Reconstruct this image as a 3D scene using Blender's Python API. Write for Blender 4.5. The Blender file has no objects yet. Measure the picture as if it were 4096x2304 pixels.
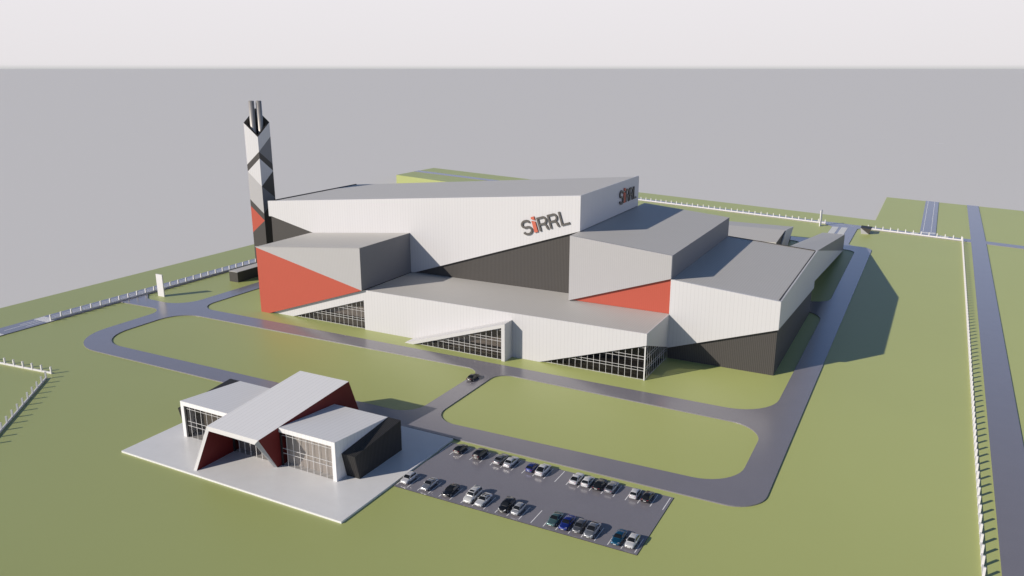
import bpy, bmesh, math, random
from mathutils import Vector, Matrix
from mathutils.geometry import delaunay_2d_cdt
random.seed(4)
R = math.radians
S = bpy.context.scene
C = S.collection

# ------------------------------------------------------------------ materials
def mat(name, col, rough=0.5, metal=0.0, spec=0.5, coat=0.0):
    m = bpy.data.materials.new(name); m.use_nodes = True
    b = m.node_tree.nodes['Principled BSDF']
    b.inputs['Base Color'].default_value = (*col, 1)
    b.inputs['Roughness'].default_value = rough
    b.inputs['Metallic'].default_value = metal
    b.inputs['Specular IOR Level'].default_value = spec
    b.inputs['Coat Weight'].default_value = coat
    b.inputs['Coat Roughness'].default_value = 0.06
    return m

class NT:
    def __init__(s, m): s.t = m.node_tree; s.b = s.t.nodes['Principled BSDF']
    def n(s, typ, **kw):
        x = s.t.nodes.new(typ)
        for k, v in kw.items(): setattr(x, k, v)
        return x
    def l(s, a, b): s.t.links.new(a, b)
    def math(s, op, a, b=None, c=None):
        x = s.n('ShaderNodeMath', operation=op)
        for i, v in enumerate((a, b, c)):
            if v is None: continue
            if isinstance(v, (int, float)): x.inputs[i].default_value = v
            else: s.l(v, x.inputs[i])
        return x.outputs[0]
    def mix(s, fac, a, b, mode='MIX'):
        x = s.n('ShaderNodeMix', data_type='RGBA', blend_type=mode)
        for i, v in ((0, fac), (6, a), (7, b)):
            if isinstance(v, (int, float)): x.inputs[i].default_value = v
            elif isinstance(v, tuple): x.inputs[i].default_value = (*v, 1) if len(v) == 3 else v
            else: s.l(v, x.inputs[i])
        return x.outputs[2]
    def noise(s, scale, detail=3, rough=0.6, vec=None):
        x = s.n('ShaderNodeTexNoise'); x.inputs['Scale'].default_value = scale
        x.inputs['Detail'].default_value = detail; x.inputs['Roughness'].default_value = rough
        if vec is None: vec = s.pos()
        s.l(vec, x.inputs['Vector']); return x.outputs['Fac']
    def pos(s): return s.n('ShaderNodeNewGeometry').outputs['Position']
    def along(s, roof='x'):
        """running coordinate across the joints: x on front walls, y on side walls, roof axis on roofs"""
        g = s.n('ShaderNodeNewGeometry')
        p = s.n('ShaderNodeSeparateXYZ'); s.l(g.outputs['Position'], p.inputs[0])
        n = s.n('ShaderNodeSeparateXYZ'); s.l(g.outputs['True Normal'], n.inputs[0])
        nx = s.math('ABSOLUTE', n.outputs[0]); ny = s.math('ABSOLUTE', n.outputs[1])
        side = s.math('MULTIPLY', s.math('GREATER_THAN', nx, ny), s.math('GREATER_THAN', nx, 0.4))
        m = s.n('ShaderNodeMix', data_type='FLOAT')
        s.l(side, m.inputs[0]); s.l(p.outputs[0], m.inputs[2]); s.l(p.outputs[1], m.inputs[3])
        return m.outputs[0]

def vary(m, col, amt, scale, speck=0.0, sscale=6.0):
    k = NT(m); f = k.noise(scale, 4, 0.6)
    a = tuple(c * (1 - amt) for c in col); b = tuple(min(1, c * (1 + amt)) for c in col)
    c = k.mix(f, a, b)
    if speck:
        f2 = k.noise(sscale, 2, 0.7)
        c = k.mix(f2, k.mix(1.0, c, (1 - speck,) * 3, 'MULTIPLY'), k.mix(1.0, c, (1 + speck,) * 3, 'MULTIPLY'))
    k.l(c, k.b.inputs['Base Color']); return k

def panelled(name, col, joint, pitch, width, rough=0.5, amt=0.02, bump=0.0, spec=0.4):
    """sheet cladding: thin joints every `pitch` metres"""
    m = mat(name, col, rough, spec=spec); k = NT(m)
    s = k.along()
    fr = k.math('FRACT', k.math('DIVIDE', k.math('ADD', s, 1000.0), pitch))
    line = k.math('LESS_THAN', fr, width / pitch)
    idx = k.math('FLOOR', k.math('DIVIDE', k.math('ADD', s, 1000.0), pitch))
    wn = k.n('ShaderNodeTexWhiteNoise', noise_dimensions='1D'); k.l(idx, wn.inputs['W'])
    a = tuple(c * (1 - amt) for c in col); b = tuple(min(1, c * (1 + amt)) for c in col)
    base = k.mix(wn.outputs['Value'], a, b)
    f = k.noise(0.12, 3); base = k.mix(k.math('MULTIPLY', f, 0.06), base, tuple(c * 0.75 for c in col))
    k.l(k.mix(line, base, joint), k.b.inputs['Base Color'])
    return m

def ribbed(name, col, dark, pitch, rough=0.5, spec=0.3, strength=0.35, metal=0.0):
    """corrugated sheet: rounded ribs every `pitch` metres"""
    m = mat(name, col, rough, metal, spec=spec); k = NT(m)
    s = k.along()
    w = k.math('SINE', k.math('MULTIPLY', s, 2 * math.pi / pitch))
    w = k.math('MULTIPLY_ADD', w, 0.5, 0.5)
    f = k.noise(0.3, 3)
    c = k.mix(k.math('MULTIPLY', w, 1.0), dark, col)
    c = k.mix(k.math('MULTIPLY', f, 0.15), c, tuple(x * 0.7 for x in col))
    k.l(c, k.b.inputs['Base Color'])
    bp = k.n('ShaderNodeBump'); bp.inputs['Strength'].default_value = strength; bp.inputs['Distance'].default_value = 0.05
    k.l(w, bp.inputs['Height']); k.l(bp.outputs[0], k.b.inputs['Normal'])
    return m

M = {}
M['white'] = panelled('white_cladding', (0.68, 0.67, 0.665), (0.53, 0.52, 0.515), 1.09, 0.055, amt=0.006)
M['vcwhite'] = panelled('white_cladding_pavilion', (0.89, 0.88, 0.865), (0.68, 0.67, 0.66), 1.12, 0.06, amt=0.006)
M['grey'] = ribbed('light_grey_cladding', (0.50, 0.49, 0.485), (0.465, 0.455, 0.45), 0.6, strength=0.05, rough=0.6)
M['grey_shaded'] = ribbed('light_grey_cladding_shaded', (0.25, 0.25, 0.258), (0.225, 0.225, 0.232), 0.6, strength=0.05, rough=0.6)  # darker copy of the light grey: shade of right-facing faces put into the colour
M['dark'] = ribbed('dark_ribbed_cladding', (0.098, 0.091, 0.084), (0.060, 0.055, 0.050), 0.5)
M['black'] = ribbed('black_ribbed_cladding', (0.050, 0.047, 0.044), (0.018, 0.017, 0.016), 0.45)
M['red'] = ribbed('red_cladding', (0.53, 0.108, 0.068), (0.505, 0.10, 0.063), 0.6, strength=0.05)
M['maroon'] = ribbed('dark_red_cladding', (0.17, 0.017, 0.016), (0.14, 0.014, 0.013), 0.35, strength=0.1)
M['roof'] = ribbed('grey_sheet_roof', (0.62, 0.60, 0.56), (0.58, 0.56, 0.525), 0.75, 0.55, strength=0.06)
M['gutter'] = mat('dark_flashing', (0.06, 0.055, 0.05), 0.6)
M['bar'] = mat('white_aluminium_bar', (0.78, 0.77, 0.75), 0.4)
M['darkbar'] = mat('dark_frame', (0.02, 0.02, 0.022), 0.4)
M['concrete'] = mat('pale_concrete', (0.83, 0.825, 0.81), 0.3); vary(M['concrete'], (0.83, 0.825, 0.81), 0.05, 0.35, 0.03, 5)
M['frame_stone'] = mat('pale_stone_edge', (0.66, 0.65, 0.63), 0.6); vary(M['frame_stone'], (0.66, 0.65, 0.63), 0.05, 1.5, 0.05, 9)
M['speckled'] = mat('speckled_terrazzo', (0.42, 0.42, 0.42), 0.6); vary(M['speckled'], (0.42, 0.42, 0.42), 0.12, 2.0, 0.3, 7)
GC = (0.445, 0.488, 0.165)
M['grass'] = mat('lawn', GC, 0.48, spec=0.95); vary(M['grass'], GC, 0.035, 0.02, 0.02, 2.5)
AC = (0.25, 0.237, 0.26)
M['asphalt'] = mat('asphalt', AC, 0.25, spec=0.85); vary(M['asphalt'], AC, 0.05, 0.15, 0.10, 4.0)
M['grass'].node_tree.nodes['Principled BSDF'].inputs['Diffuse Roughness'].default_value = 0.27
M['paint'] = mat('road_paint', (0.93, 0.92, 0.91), 0.5)
M['ground'] = mat('bare_grey_ground', (0.76, 0.745, 0.72), 0.9, spec=0.1)
M['plate'] = mat('weighbridge_deck', (0.80, 0.80, 0.77), 0.6)
M['steel'] = mat('brushed_steel', (0.50, 0.48, 0.45), 0.5, metal=0.6)
k = NT(M['steel']); mp = k.n('ShaderNodeMapping'); mp.inputs['Scale'].default_value = (2.2, 2.2, 0.12)
k.l(k.pos(), mp.inputs[0]); f = k.noise(2.0, 5, 0.7, mp.outputs[0])
k.l(k.mix(f, (0.30, 0.285, 0.265), (0.68, 0.65, 0.61)), k.b.inputs['Base Color'])
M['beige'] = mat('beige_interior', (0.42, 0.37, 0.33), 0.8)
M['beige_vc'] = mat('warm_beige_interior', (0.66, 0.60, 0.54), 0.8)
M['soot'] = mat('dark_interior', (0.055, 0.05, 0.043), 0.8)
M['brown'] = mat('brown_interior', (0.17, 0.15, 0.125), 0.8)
M['slab'] = mat('black_floor_edge', (0.008, 0.008, 0.008), 0.7)
M['letter'] = mat('letter_grey', (0.115, 0.105, 0.095), 0.5)
M['letter_red'] = mat('letter_red', (0.62, 0.145, 0.085), 0.5)
M['fence'] = mat('fence_white', (0.80, 0.78, 0.77), 0.55); vary(M['fence'], (0.80, 0.78, 0.77), 0.03, 0.8)

def glass_mat(name, tint, refl):
    m = bpy.data.materials.new(name); m.use_nodes = True; t = m.node_tree
    for n in list(t.nodes):
        if n.type != 'OUTPUT_MATERIAL': t.nodes.remove(n)
    o = [n for n in t.nodes if n.type == 'OUTPUT_MATERIAL'][0]
    tr = t.nodes.new('ShaderNodeBsdfTransparent'); tr.inputs[0].default_value = (*tint, 1)
    gl = t.nodes.new('ShaderNodeBsdfGlossy'); gl.inputs['Roughness'].default_value = 0.03
    fr = t.nodes.new('ShaderNodeFresnel'); fr.inputs[0].default_value = 1.45
    mu = t.nodes.new('ShaderNodeMath'); mu.operation = 'MULTIPLY'; mu.inputs[1].default_value = refl
    mx = t.nodes.new('ShaderNodeMixShader')
    t.links.new(fr.outputs[0], mu.inputs[0]); t.links.new(mu.outputs[0], mx.inputs[0])
    t.links.new(tr.outputs[0], mx.inputs[1]); t.links.new(gl.outputs[0], mx.inputs[2])
    t.links.new(mx.outputs[0], o.inputs[0]); return m
M['glass'] = glass_mat('tinted_glass', (0.72, 0.70, 0.67), 0.5)
M['glass_vc'] = glass_mat('clear_tinted_glass', (0.80, 0.79, 0.78), 0.35)

# ------------------------------------------------------------------ mesh helper
class MB:
    def __init__(s): s.v = []; s.f = []; s.m = []; s.mats = []; s.smooth = []
    def mi(s, m):
        if m not in s.mats: s.mats.append(m)
        return s.mats.index(m)
    def poly(s, pts, m, smooth=False):
        i = len(s.v); s.v += [tuple(p) for p in pts]
        s.f.append(list(range(i, i + len(pts)))); s.m.append(s.mi(m)); s.smooth.append(smooth)
    def box(s, x0, x1, y0, y1, z0, z1, m, top=None, right=None):
        p = lambda x, y, z: (x, y, z)
        s.poly([p(x0, y0, z0), p(x1, y0, z0), p(x1, y0, z1), p(x0, y0, z1)], m)
        s.poly([p(x1, y0, z0), p(x1, y1, z0), p(x1, y1, z1), p(x1, y0, z1)], right or m)
        s.poly([p(x1, y1, z0), p(x0, y1, z0), p(x0, y1, z1), p(x1, y1, z1)], m)
        s.poly([p(x0, y1, z0), p(x0, y0, z0), p(x0, y0, z1), p(x0, y1, z1)], m)
        s.poly([p(x0, y0, z1), p(x1, y0, z1), p(x1, y1, z1), p(x0, y1, z1)], top or m)
        s.poly([p(x0, y1, z0), p(x1, y1, z0), p(x1, y0, z0), p(x0, y0, z0)], m)
    def ext(s, pts, fn, a, b, m, side=None, cap2=None):
        """extrude a 2D outline: fn(u, v, w) -> xyz, w from a to b"""
        n = len(pts); side = side or m
        s.poly([fn(u, v, a) for u, v in pts], m)
        s.poly([fn(u, v, b) for u, v in reversed(pts)], cap2 or m)
        for i in range(n):
            p, q = pts[i], pts[(i + 1) % n]
            s.poly([fn(*p, a), fn(*p, b), fn(*q, b), fn(*q, a)], side)
    def extY(s, pts, y0, y1, m, side=None): s.ext(pts, lambda u, v, w: (u, w, v), y0, y1, m, side)
    def extX(s, pts, x0, x1, m, side=None): s.ext(pts, lambda u, v, w: (w, u, v), x0, x1, m, side)
    def extZ(s, pts, z0, z1, m, side=None): s.ext(pts, lambda u, v, w: (u, v, w), z1, z0, m, side)
    def tube(s, c, r, z0, z1, m, n=28, inner=None):
        for i in range(n):
            a, b = 2 * math.pi * i / n, 2 * math.pi * (i + 1) / n
            P = lambda t, rr, z: (c[0] + rr * math.cos(t), c[1] + rr * math.sin(t), z)
            s.poly([P(a, r, z0), P(b, r, z0), P(b, r, z1), P(a, r, z1)], m, True)
            if inner:
                s.poly([P(b, inner, z0), P(a, inner, z0), P(a, inner, z1), P(b, inner, z1)], M['gutter'], True)
                s.poly([P(a, r, z1), P(b, r, z1), P(b, inner, z1), P(a, inner, z1)], m)
    def build(s, name, parent=None, org=(0, 0, 0), fix=True, weld=False):
        me = bpy.data.meshes.new(name)
        me.from_pydata([(x - org[0], y - org[1], z - org[2]) for x, y, z in s.v], [], s.f)
        for m in s.mats: me.materials.append(m)
        for i, p in enumerate(me.polygons): p.material_index = s.m[i]; p.use_smooth = s.smooth[i]
        bm = bmesh.new(); bm.from_mesh(me)
        bmesh.ops.remove_doubles(bm, verts=bm.verts, dist=1e-4)
        if fix: bmesh.ops.recalc_face_normals(bm, faces=bm.faces)
        bm.to_mesh(me); bm.free(); me.update()
        o = bpy.data.objects.new(name, me); C.objects.link(o)
        if parent: o.parent = parent
        else: o.location = org
        return o

def tag(o, label=None, cat=None, group=None, kind=None):
    if label: o['label'] = label
    if cat: o['category'] = cat
    if group: o['group'] = group
    if kind: o['kind'] = kind
    return o
def thing(name, label, cat, loc, group=None, rz=0):
    o = bpy.data.objects.new(name, None); C.objects.link(o); o.location = loc; o.rotation_euler = (0, 0, rz)
    o.empty_display_size = 0.5
    return tag(o, label, cat, group)

# ------------------------------------------------------------------ outlines
def rounded(corners, n=10):
    """corners: (x, y, radius) -> outline with filleted corners"""
    out = []; N = len(corners)
    for i, (x, y, r) in enumerate(corners):
        if r <= 0: out.append((x, y)); continue
        p = Vector((x, y)); a = Vector(corners[i - 1][:2]) - p; b = Vector(corners[(i + 1) % N][:2]) - p
        a.normalize(); b.normalize()
        ang = a.angle(b); d = r / math.tan(ang / 2)
        bis = (a + b).normalized(); c = p + bis * (r / math.sin(ang / 2))
        s0 = p + a * d - c; s1 = p + b * d - c
        t0 = math.atan2(s0.y, s0.x); t1 = math.atan2(s1.y, s1.x)
        dt = (t1 - t0 + math.pi) % (2 * math.pi) - math.pi
        for k in range(n + 1):
            t = t0 + dt * k / n; out.append((c.x + r * math.cos(t), c.y + r * math.sin(t)))
    return out
def inside(p, poly):
    x, y = p; r = False; j = len(poly) - 1
    for i in range(len(poly)):
        xi, yi = poly[i]; xj, yj = poly[j]
        if (yi > y) != (yj > y) and x < (xj - xi) * (y - yi) / (yj - yi) + xi: r = not r
        j = i
    return r
def region(name, outer, holes, z0, z1, m, side=None):
    vs = []; es = []
    for loop in [outer] + holes:
        i0 = len(vs); vs += [Vector(p) for p in loop]
        es += [(i0 + i, i0 + (i + 1) % len(loop)) for i in range(len(loop))]
    v, e, f, *_ = delaunay_2d_cdt(vs, es, [], 0, 1e-5)
    mb = MB()
    for t in f:
        c = sum((v[i] for i in t), Vector((0, 0))) / len(t)
        if inside(c, outer) and not any(inside(c, h) for h in holes):
            mb.poly([(v[i].x, v[i].y, z1) for i in t], m)
    for loop in [outer] + holes:
        for i in range(len(loop)):
            a, b = loop[i], loop[(i + 1) % len(loop)]
            mb.poly([(*a, z0), (*b, z0), (*b, z1), (*a, z1)], side or m)
    return tag(mb.build(name, fix=False), kind='structure')

# ------------------------------------------------------------------ ground
ZR = 0.25
def ground():
    xs = ys = [-160000, -40000, -10000, -3000, -1000, 1000, 3000, 10000, 40000, 160000]
    v = [(x, y, -0.35) for y in ys for x in xs]; n = len(xs)
    f = [(j * n + i, j * n + i + 1, (j + 1) * n + i + 1, (j + 1) * n + i) for j in range(len(ys) - 1) for i in range(n - 1)]
    me = bpy.data.meshes.new('ground'); me.from_pydata(v, [], f); me.materials.append(M['ground'])
    o = bpy.data.objects.new('ground', me); C.objects.link(o); tag(o, kind='structure')
ground()
region('lawn', [(-282.1, -60), (47.7, -60), (47.7, 548.7), (-26.5, 568), (-26.4, 475.3), (-238, 528.3), (-238, 473), (-282.1, 440)],
       [], -1, 0, M['grass'])
region('raised_field', [(-346.3, 472.2), (-238.5, 443.1), (-238.5, 493.5), (-345.7, 520.3)], [], -1, 6.0, M['grass'])
region('field_road', [(-346.0, 494.0), (-238.6, 467.1), (-238.6, 473.8), (-345.9, 500.6)], [], 6.0, 6.2, M['asphalt'])
FS = lambda x, c: c - 0.25 * x
site_outer = rounded([(-251.3, 175.2, 0), (-229.2, 175.9, 6), (-228.6, 137.7, 16), (-21.2, 138.9, 7), (-21.8, 397.0, 7), (-32.6, 398.2, 4.5),
    (-32.7, 444.0, 2.5), (-29.0, FS(-29, 438.2), 0), (-49.5, FS(-49.5, 438.2), 0), (-45, 444.5, 3), (-45, 407.2, 6), (-228, 407, 15), (-228.0, 182.0, 9), (-246, 182.3, 5), (-251.3, 186.5, 0)])
isl1 = rounded([(-221.5, 143.9, 12), (-104.4, 145.1, 6), (-104.2, 178.1, 4.5), (-222, 176.3, 9)])
isl2 = rounded([(-98.9, 144.6, 6.5), (-27.6, 146.6, 9), (-27.8, 176.9, 8), (-98.9, 178.2, 4.5)])
isl3 = rounded([(-221.4, 183.4, 7), (-27.8, 184.4, 11), (-27.9, 279.4, 10), (-45, 279.4, 0), (-45, 291.5, 0), (-28.0, 291.8, 6.5), (-28.3, 388.3, 6),
    (-54, 388.3, 0), (-54, 398, 4), (-221.4, 399, 12)])
region('site_road', site_outer, [isl1, isl2, isl3], 0, ZR, M['asphalt'])
region('west_road', [(-258.9, -60), (-251.3, -60), (-251.3, 436), (-258.9, 436)], [], 0, ZR, M['asphalt'])
region('north_road', [(-238, FS(-238, 438.2)), (18.8, FS(18.8, 438.2)), (18.8, FS(18.8, 445.4)), (-238, FS(-238, 445.4))], [], 0, ZR, M['asphalt'])
region('crossing_road', [(-3.75, FS(-3.75, 445.42)), (3.5, FS(3.5, 445.42)), (3.5, 559.6), (-3.75, 561.5)], [], 0, ZR, M['asphalt'])
region('east_road', [(17.3, -60), (23.8, -60), (25.1, 440), (24.9, 553.9), (18.8, 555.5), (18.8, 440), (17.75, 138)], [], 0, ZR, M['asphalt'])
region('east_side_road', [(25.12, FS(25.1, 438.2)), (47.5, FS(47.5, 438.2)), (47.5, FS(47.5, 445.4)), (25.12, FS(25.1, 445.4))], [], 0, ZR - 0.004, M['asphalt'])
region('car_park', [(-88.0, 115.1), (-37.2, 115.5), (-37.2, 136.9), (-88.0, 136.7)], [], 0, 0.12, M['asphalt'], side=M['gutter'])
pz = MB(); pz.extZ([(-148.9, 99.2), (-88.35, 99.5), (-88.35, 138.1), (-148.9, 138.1)], 0, 0.4, M['concrete'])
tag(pz.build('plaza'), kind='structure')

# painted markings ---------------------------------------------------------
def stripe(mb, x0, x1, y0, y1, z): mb.poly([(x0, y0, z), (x1, y0, z), (x1, y1, z), (x0, y1, z)], M['paint'])
mb = MB()
for k_ in range(21):
    x = -87.75 + 2.5 * k_
    stripe(mb, x - 0.08, x + 0.08, 115.75 + 0.012 * k_, 120.7, 0.126)
    stripe(mb, x - 0.08, x + 0.08, 131.6, 136.5, 0.126)
tag(mb.build('parking_bay_marking', fix=False), kind='structure')
mb = MB(); zz = ZR + 0.006
for x, ya, yb in ((-256.5, 142.2, 147.9), (-255.12, 136.4, 147.9), (-253.25, 142.2, 147.9), (-256.5, 151.7, 300), (-255.12, 151.9, 300), (-253.25, 151.8, 300)):
    stripe(mb, x - 0.13, x + 0.13, ya, yb, zz)
for i in range(9):
    x = -258.45 + i * 0.81
    stripe(mb, x, x + 0.64, 148.0, 151.6, zz + 0.002); stripe(mb, x, x + 0.64, 130.6, 134.1, zz + 0.002)
tag(mb.build('west_road_marking', fix=False), kind='structure')
mb = MB(); ux, uy = 0.970, -0.2425
def along_n(x, off, L, w, zz=ZR + 0.006):
    y = FS(x, 438.2 + off); mb.poly([(x, y, zz), (x + ux * L, y + uy * L, zz), (x + ux * L, y + uy * L + w, zz), (x, y + w, zz)], M['paint'])
for x in range(-236, 14, 6):
    along_n(x, 2.3, 4.2, 0.22); along_n(x, 5.2, 4.2, 0.22)
for x0 in (-54.6, -8.5, 4.9):
    for i in range(8): along_n(x0 + i * 0.09, 0.9 + i * 0.76, 3.9, 0.68, ZR + 0.01)
for i in range(10): stripe(mb, -2.85 + i * 0.63, -2.36 + i * 0.63, 446.6, 450.6, ZR + 0.006)
stripe(mb, -2.48, -2.22, 452, 560.5, ZR + 0.006); stripe(mb, 1.17, 1.43, 452, 559.8, ZR + 0.006)
tag(mb.build('north_road_marking', fix=False), kind='structure')
mb = MB()
for i in range(10): stripe(mb, -5.0 + i * 0.79, -4.55 + i * 0.79, 1021, 1024.5, -0.34)
tag(mb.build('far_crossing_marking', fix=False), kind='structure')

# ------------------------------------------------------------------ glazing
def span(poly, axis, val):
    """extent of a convex outline along the other axis at `val`"""
    r = []
    for i in range(len(poly)):
        a, b = poly[i], poly[(i + 1) % len(poly)]
        if (a[axis] - val) * (b[axis] - val) <= 0 and a[axis] != b[axis]:
            t = (val - a[axis]) / (b[axis] - a[axis]); r.append(a[1 - axis] + t * (b[1 - axis] - a[1 - axis]))
    return (min(r), max(r)) if len(r) > 1 else None
def glazing(parent, org, plane, w, outline, us, vs, glass, bw=0.08, out=-1, bar=None, pane='glass_pane'):
    """pane at plane (Y or X) = w, bars standing 8 cm proud towards `out`"""
    f = (lambda u, v, q: (u, q, v)) if plane == 'Y' else (lambda u, v, q: (q, u, v))
    bar = bar or M['bar']
    g = MB(); g.poly([f(u, v, w) for u, v in outline], glass); p = g.build(pane, parent, org, fix=False)
    b = MB(); a, c = sorted((w + out * 0.01, w + out * 0.09))
    def bx(u0, u1, v0, v1, e=0.0):
        if plane == 'Y': b.box(u0, u1, a - (e if out < 0 else 0), c + (e if out > 0 else 0), v0, v1, bar)
        else: b.box(a - (e if out < 0 else 0), c + (e if out > 0 else 0), u0, u1, v0, v1, bar)
    for u in us:
        s = span(outline, 0, u)
        if s and s[1] - s[0] > 0.2: bx(u - bw / 2, u + bw / 2, s[0], s[1] - 0.03, 0.004)
    for v in vs:
        s = span(outline, 1, v)
        if s and s[1] - s[0] > 0.2: bx(s[0] + 0.05, s[1], v - bw / 2, v + bw / 2)
    b.build('mullion_grid', p, org)
    return p
def frange(a, b, d):
    r = []
    while a <= b: r.append(a); a += d
    return r

# ------------------------------------------------------------------ main building
OB = (-130.0, 230.0, 0.0)
B = thing('industrial_building', 'huge angular white and grey industrial plant building with red corner panels', 'building', OB)
LV = [0.12, 2.6, 3.35, 5.85, 6.65, 9.1]

# office wing (long white front)
m = MB()
front = [(-195.25, 0), (-185.4, 0), (-155.1, 9.7), (-155.1, 0), (-93.1, 0), (-61.8, 10.05), (-61.8, 13.35), (-154.6, 13.1)]
m.extY(front, 191.7, 192.1, M['white'])
m.extX([(192.1, 9.95), (210.95, 3.65), (210.95, 13.38), (192.1, 13.35)], -62.2, -61.8, M['white'])
m.build('office_wing_wall', B, OB)
m = MB()
m.poly([(-154.7, 192.1, 13.0), (-62.2, 192.1, 13.2), (-62.2, 218.35, 13.25), (-154.7, 218.35, 13.1)], M['roof'])
m.build('office_wing_roof', B, OB)
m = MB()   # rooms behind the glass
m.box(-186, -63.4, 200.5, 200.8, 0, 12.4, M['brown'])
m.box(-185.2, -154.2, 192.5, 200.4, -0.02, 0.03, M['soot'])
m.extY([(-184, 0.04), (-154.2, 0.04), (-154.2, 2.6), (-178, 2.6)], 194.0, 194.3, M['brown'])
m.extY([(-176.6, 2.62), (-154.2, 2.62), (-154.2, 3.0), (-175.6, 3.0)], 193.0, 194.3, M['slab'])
m.extY([(-175.0, 3.02), (-154.2, 3.02), (-154.2, 6.6), (-164.0, 6.6)], 194.0, 194.3, M['beige'])  # beige strip paints the sunlit band into the wall colour
m.extY([(-164.0, 6.62), (-154.2, 6.62), (-154.2, 9.6)], 194.0, 194.3, M['brown'])  # brown above it paints the shaded top of the wall
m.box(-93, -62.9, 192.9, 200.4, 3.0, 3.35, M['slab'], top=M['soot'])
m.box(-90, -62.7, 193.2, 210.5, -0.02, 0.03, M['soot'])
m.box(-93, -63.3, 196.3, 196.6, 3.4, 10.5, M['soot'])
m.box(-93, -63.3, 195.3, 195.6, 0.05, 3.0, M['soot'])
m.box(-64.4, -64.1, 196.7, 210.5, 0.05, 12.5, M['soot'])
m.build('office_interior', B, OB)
glazing(B, OB, 'Y', 192.3, [(-185.2, 0.03), (-155.15, 0.03), (-155.15, 9.75)], frange(-184.1, -155.3, 1.82), LV, M['glass'])
glazing(B, OB, 'Y', 192.4, [(-93.0, 0.03), (-62.25, 0.03), (-62.25, 10.0)], frange(-91.45, -62.5, 1.82), LV, M['glass'])
glazing(B, OB, 'X', -62.2, [(192.45, 0.03), (210.9, 0.03), (210.9, 3.6), (192.45, 9.8)], frange(194.2, 210.5, 1.82), LV, M['glass'], out=1, bw=0.07)
m = MB(); m.box(-62.42, -62.1, 192.2, 192.46, 0, 9.95, M['bar']); m.build('corner_post', B, OB)

# entrance portal
m = MB()
pf = [(-136.65, 0), (-133.4, 0), (-103.0, 9.88), (-103.0, 0), (-101.9, 0), (-101.9, 11.2)]
m.extY(pf, 187.2, 191.68, M['frame_stone'], side=M['white'])
m.build('entrance_portal', B, OB)
m = MB()
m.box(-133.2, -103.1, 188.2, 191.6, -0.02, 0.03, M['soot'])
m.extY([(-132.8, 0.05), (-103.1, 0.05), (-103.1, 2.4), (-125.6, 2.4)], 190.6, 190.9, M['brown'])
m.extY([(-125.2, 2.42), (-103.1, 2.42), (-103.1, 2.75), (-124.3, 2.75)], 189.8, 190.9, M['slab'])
m.extY([(-124.0, 2.77), (-103.1, 2.77), (-103.1, 5.2), (-116.6, 5.2)], 190.6, 190.9, M['beige'])  # sunlit band of the back wall, put in as beige
m.extY([(-116.6, 5.22), (-103.1, 5.22), (-103.1, 9.5)], 190.6, 190.9, M['brown'])  # lintel shadow on the back wall, put in as brown
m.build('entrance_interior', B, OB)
glazing(B, OB, 'Y', 188.05, [(-133.3, 0.03), (-103.02, 0.03), (-103.02, 9.85)], frange(-132.3, -103.3, 1.84), [0.1, 2.3, 3.1, 5.6, 6.4, 8.9], M['glass'])

# red corner block
m = MB()
lo = [(-198.85, 0), (-195.1, 0), (-154.85, 13.2)]
m.poly([(x, 190.6, z) for x, z in [(-198.85, 0), (-195.1, 0), (-154.85, 13.2), (-198.85, 22.55)]], M['red'])
m.build('red_panel', B, OB, fix=False)
m = MB()
m.poly([(x, 190.6, z) for x, z in [(-198.85, 22.55), (-154.85, 13.2), (-154.85, 26.85), (-198.85, 22.75)]], M['grey'])
prof = [(-198.85, 0), (-195.1, 0), (-154.85, 13.2), (-154.85, 26.85), (-198.85, 22.75)]
for i in range(5):
    a, b = prof[i], prof[(i + 1) % 5]
    m.poly([(a[0], 190.6, a[1]), (b[0], 190.6, b[1]), (b[0], 217.58, b[1]), (a[0], 217.58, a[1])], M['roof'] if i == 3 else M['grey_shaded'] if i == 2 else M['grey'])
m.poly([(x, 217.58, z) for x, z in reversed(prof)], M['grey'])
m.build('corner_block', B, OB)
m = MB(); m.extY([(-199.2, 22.75), (-154.8, 26.87), (-154.8, 27.0), (-199.2, 22.88)], 190.5, 190.72, M['grey'])
m.build('roof_edge_trim', B, OB)

# great hall
zl, zr = 32.9, 44.07
zt = lambda x: zl + (x + 218.85) * (zr - zl) / 126.3
m = MB()
m.extY([(-218.85, 27.2), (-217.4, 27.2), (-154.2, 13.15), (-152.9, 13.4), (-92.55, 33.25), (-92.55, zr), (-218.85, zl)], 217.6, 218.4, M['white'])
m.extX([(218.4, 33.25), (269.3, 33.35), (269.3, zr), (218.4, zr)], -92.95, -92.55, M['white'])
m.extY([(-218.85, 20), (-92.55, 20), (-92.55, zr - 0.4), (-218.85, zl - 0.4)], 269.3, 269.7, M['white'])
m.extX([(218.4, 27.2), (269.3, 27.2), (269.3, zl), (218.4, zl)], -218.85, -218.5, M['gutter'])
m.build('hall_cladding', B, OB)
m = MB()
m.extY([(-218.7, 0), (-93.4, 0), (-93.4, 40), (-218.4, 29)], 218.42, 269.2, M['dark'])
m.build('hall_base_wall', B, OB)
m = MB()
x0, x1 = -218.5, -92.95
m.poly([(x0, 218.4, zt(x0) - 0.35), (x1, 218.4, zt(x1) - 0.35), (x1, 269.75, zt(x1) - 0.35), (x0, 269.75, zt(x0) - 0.35)], M['roof'])
m.build('hall_roof', B, OB)

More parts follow.
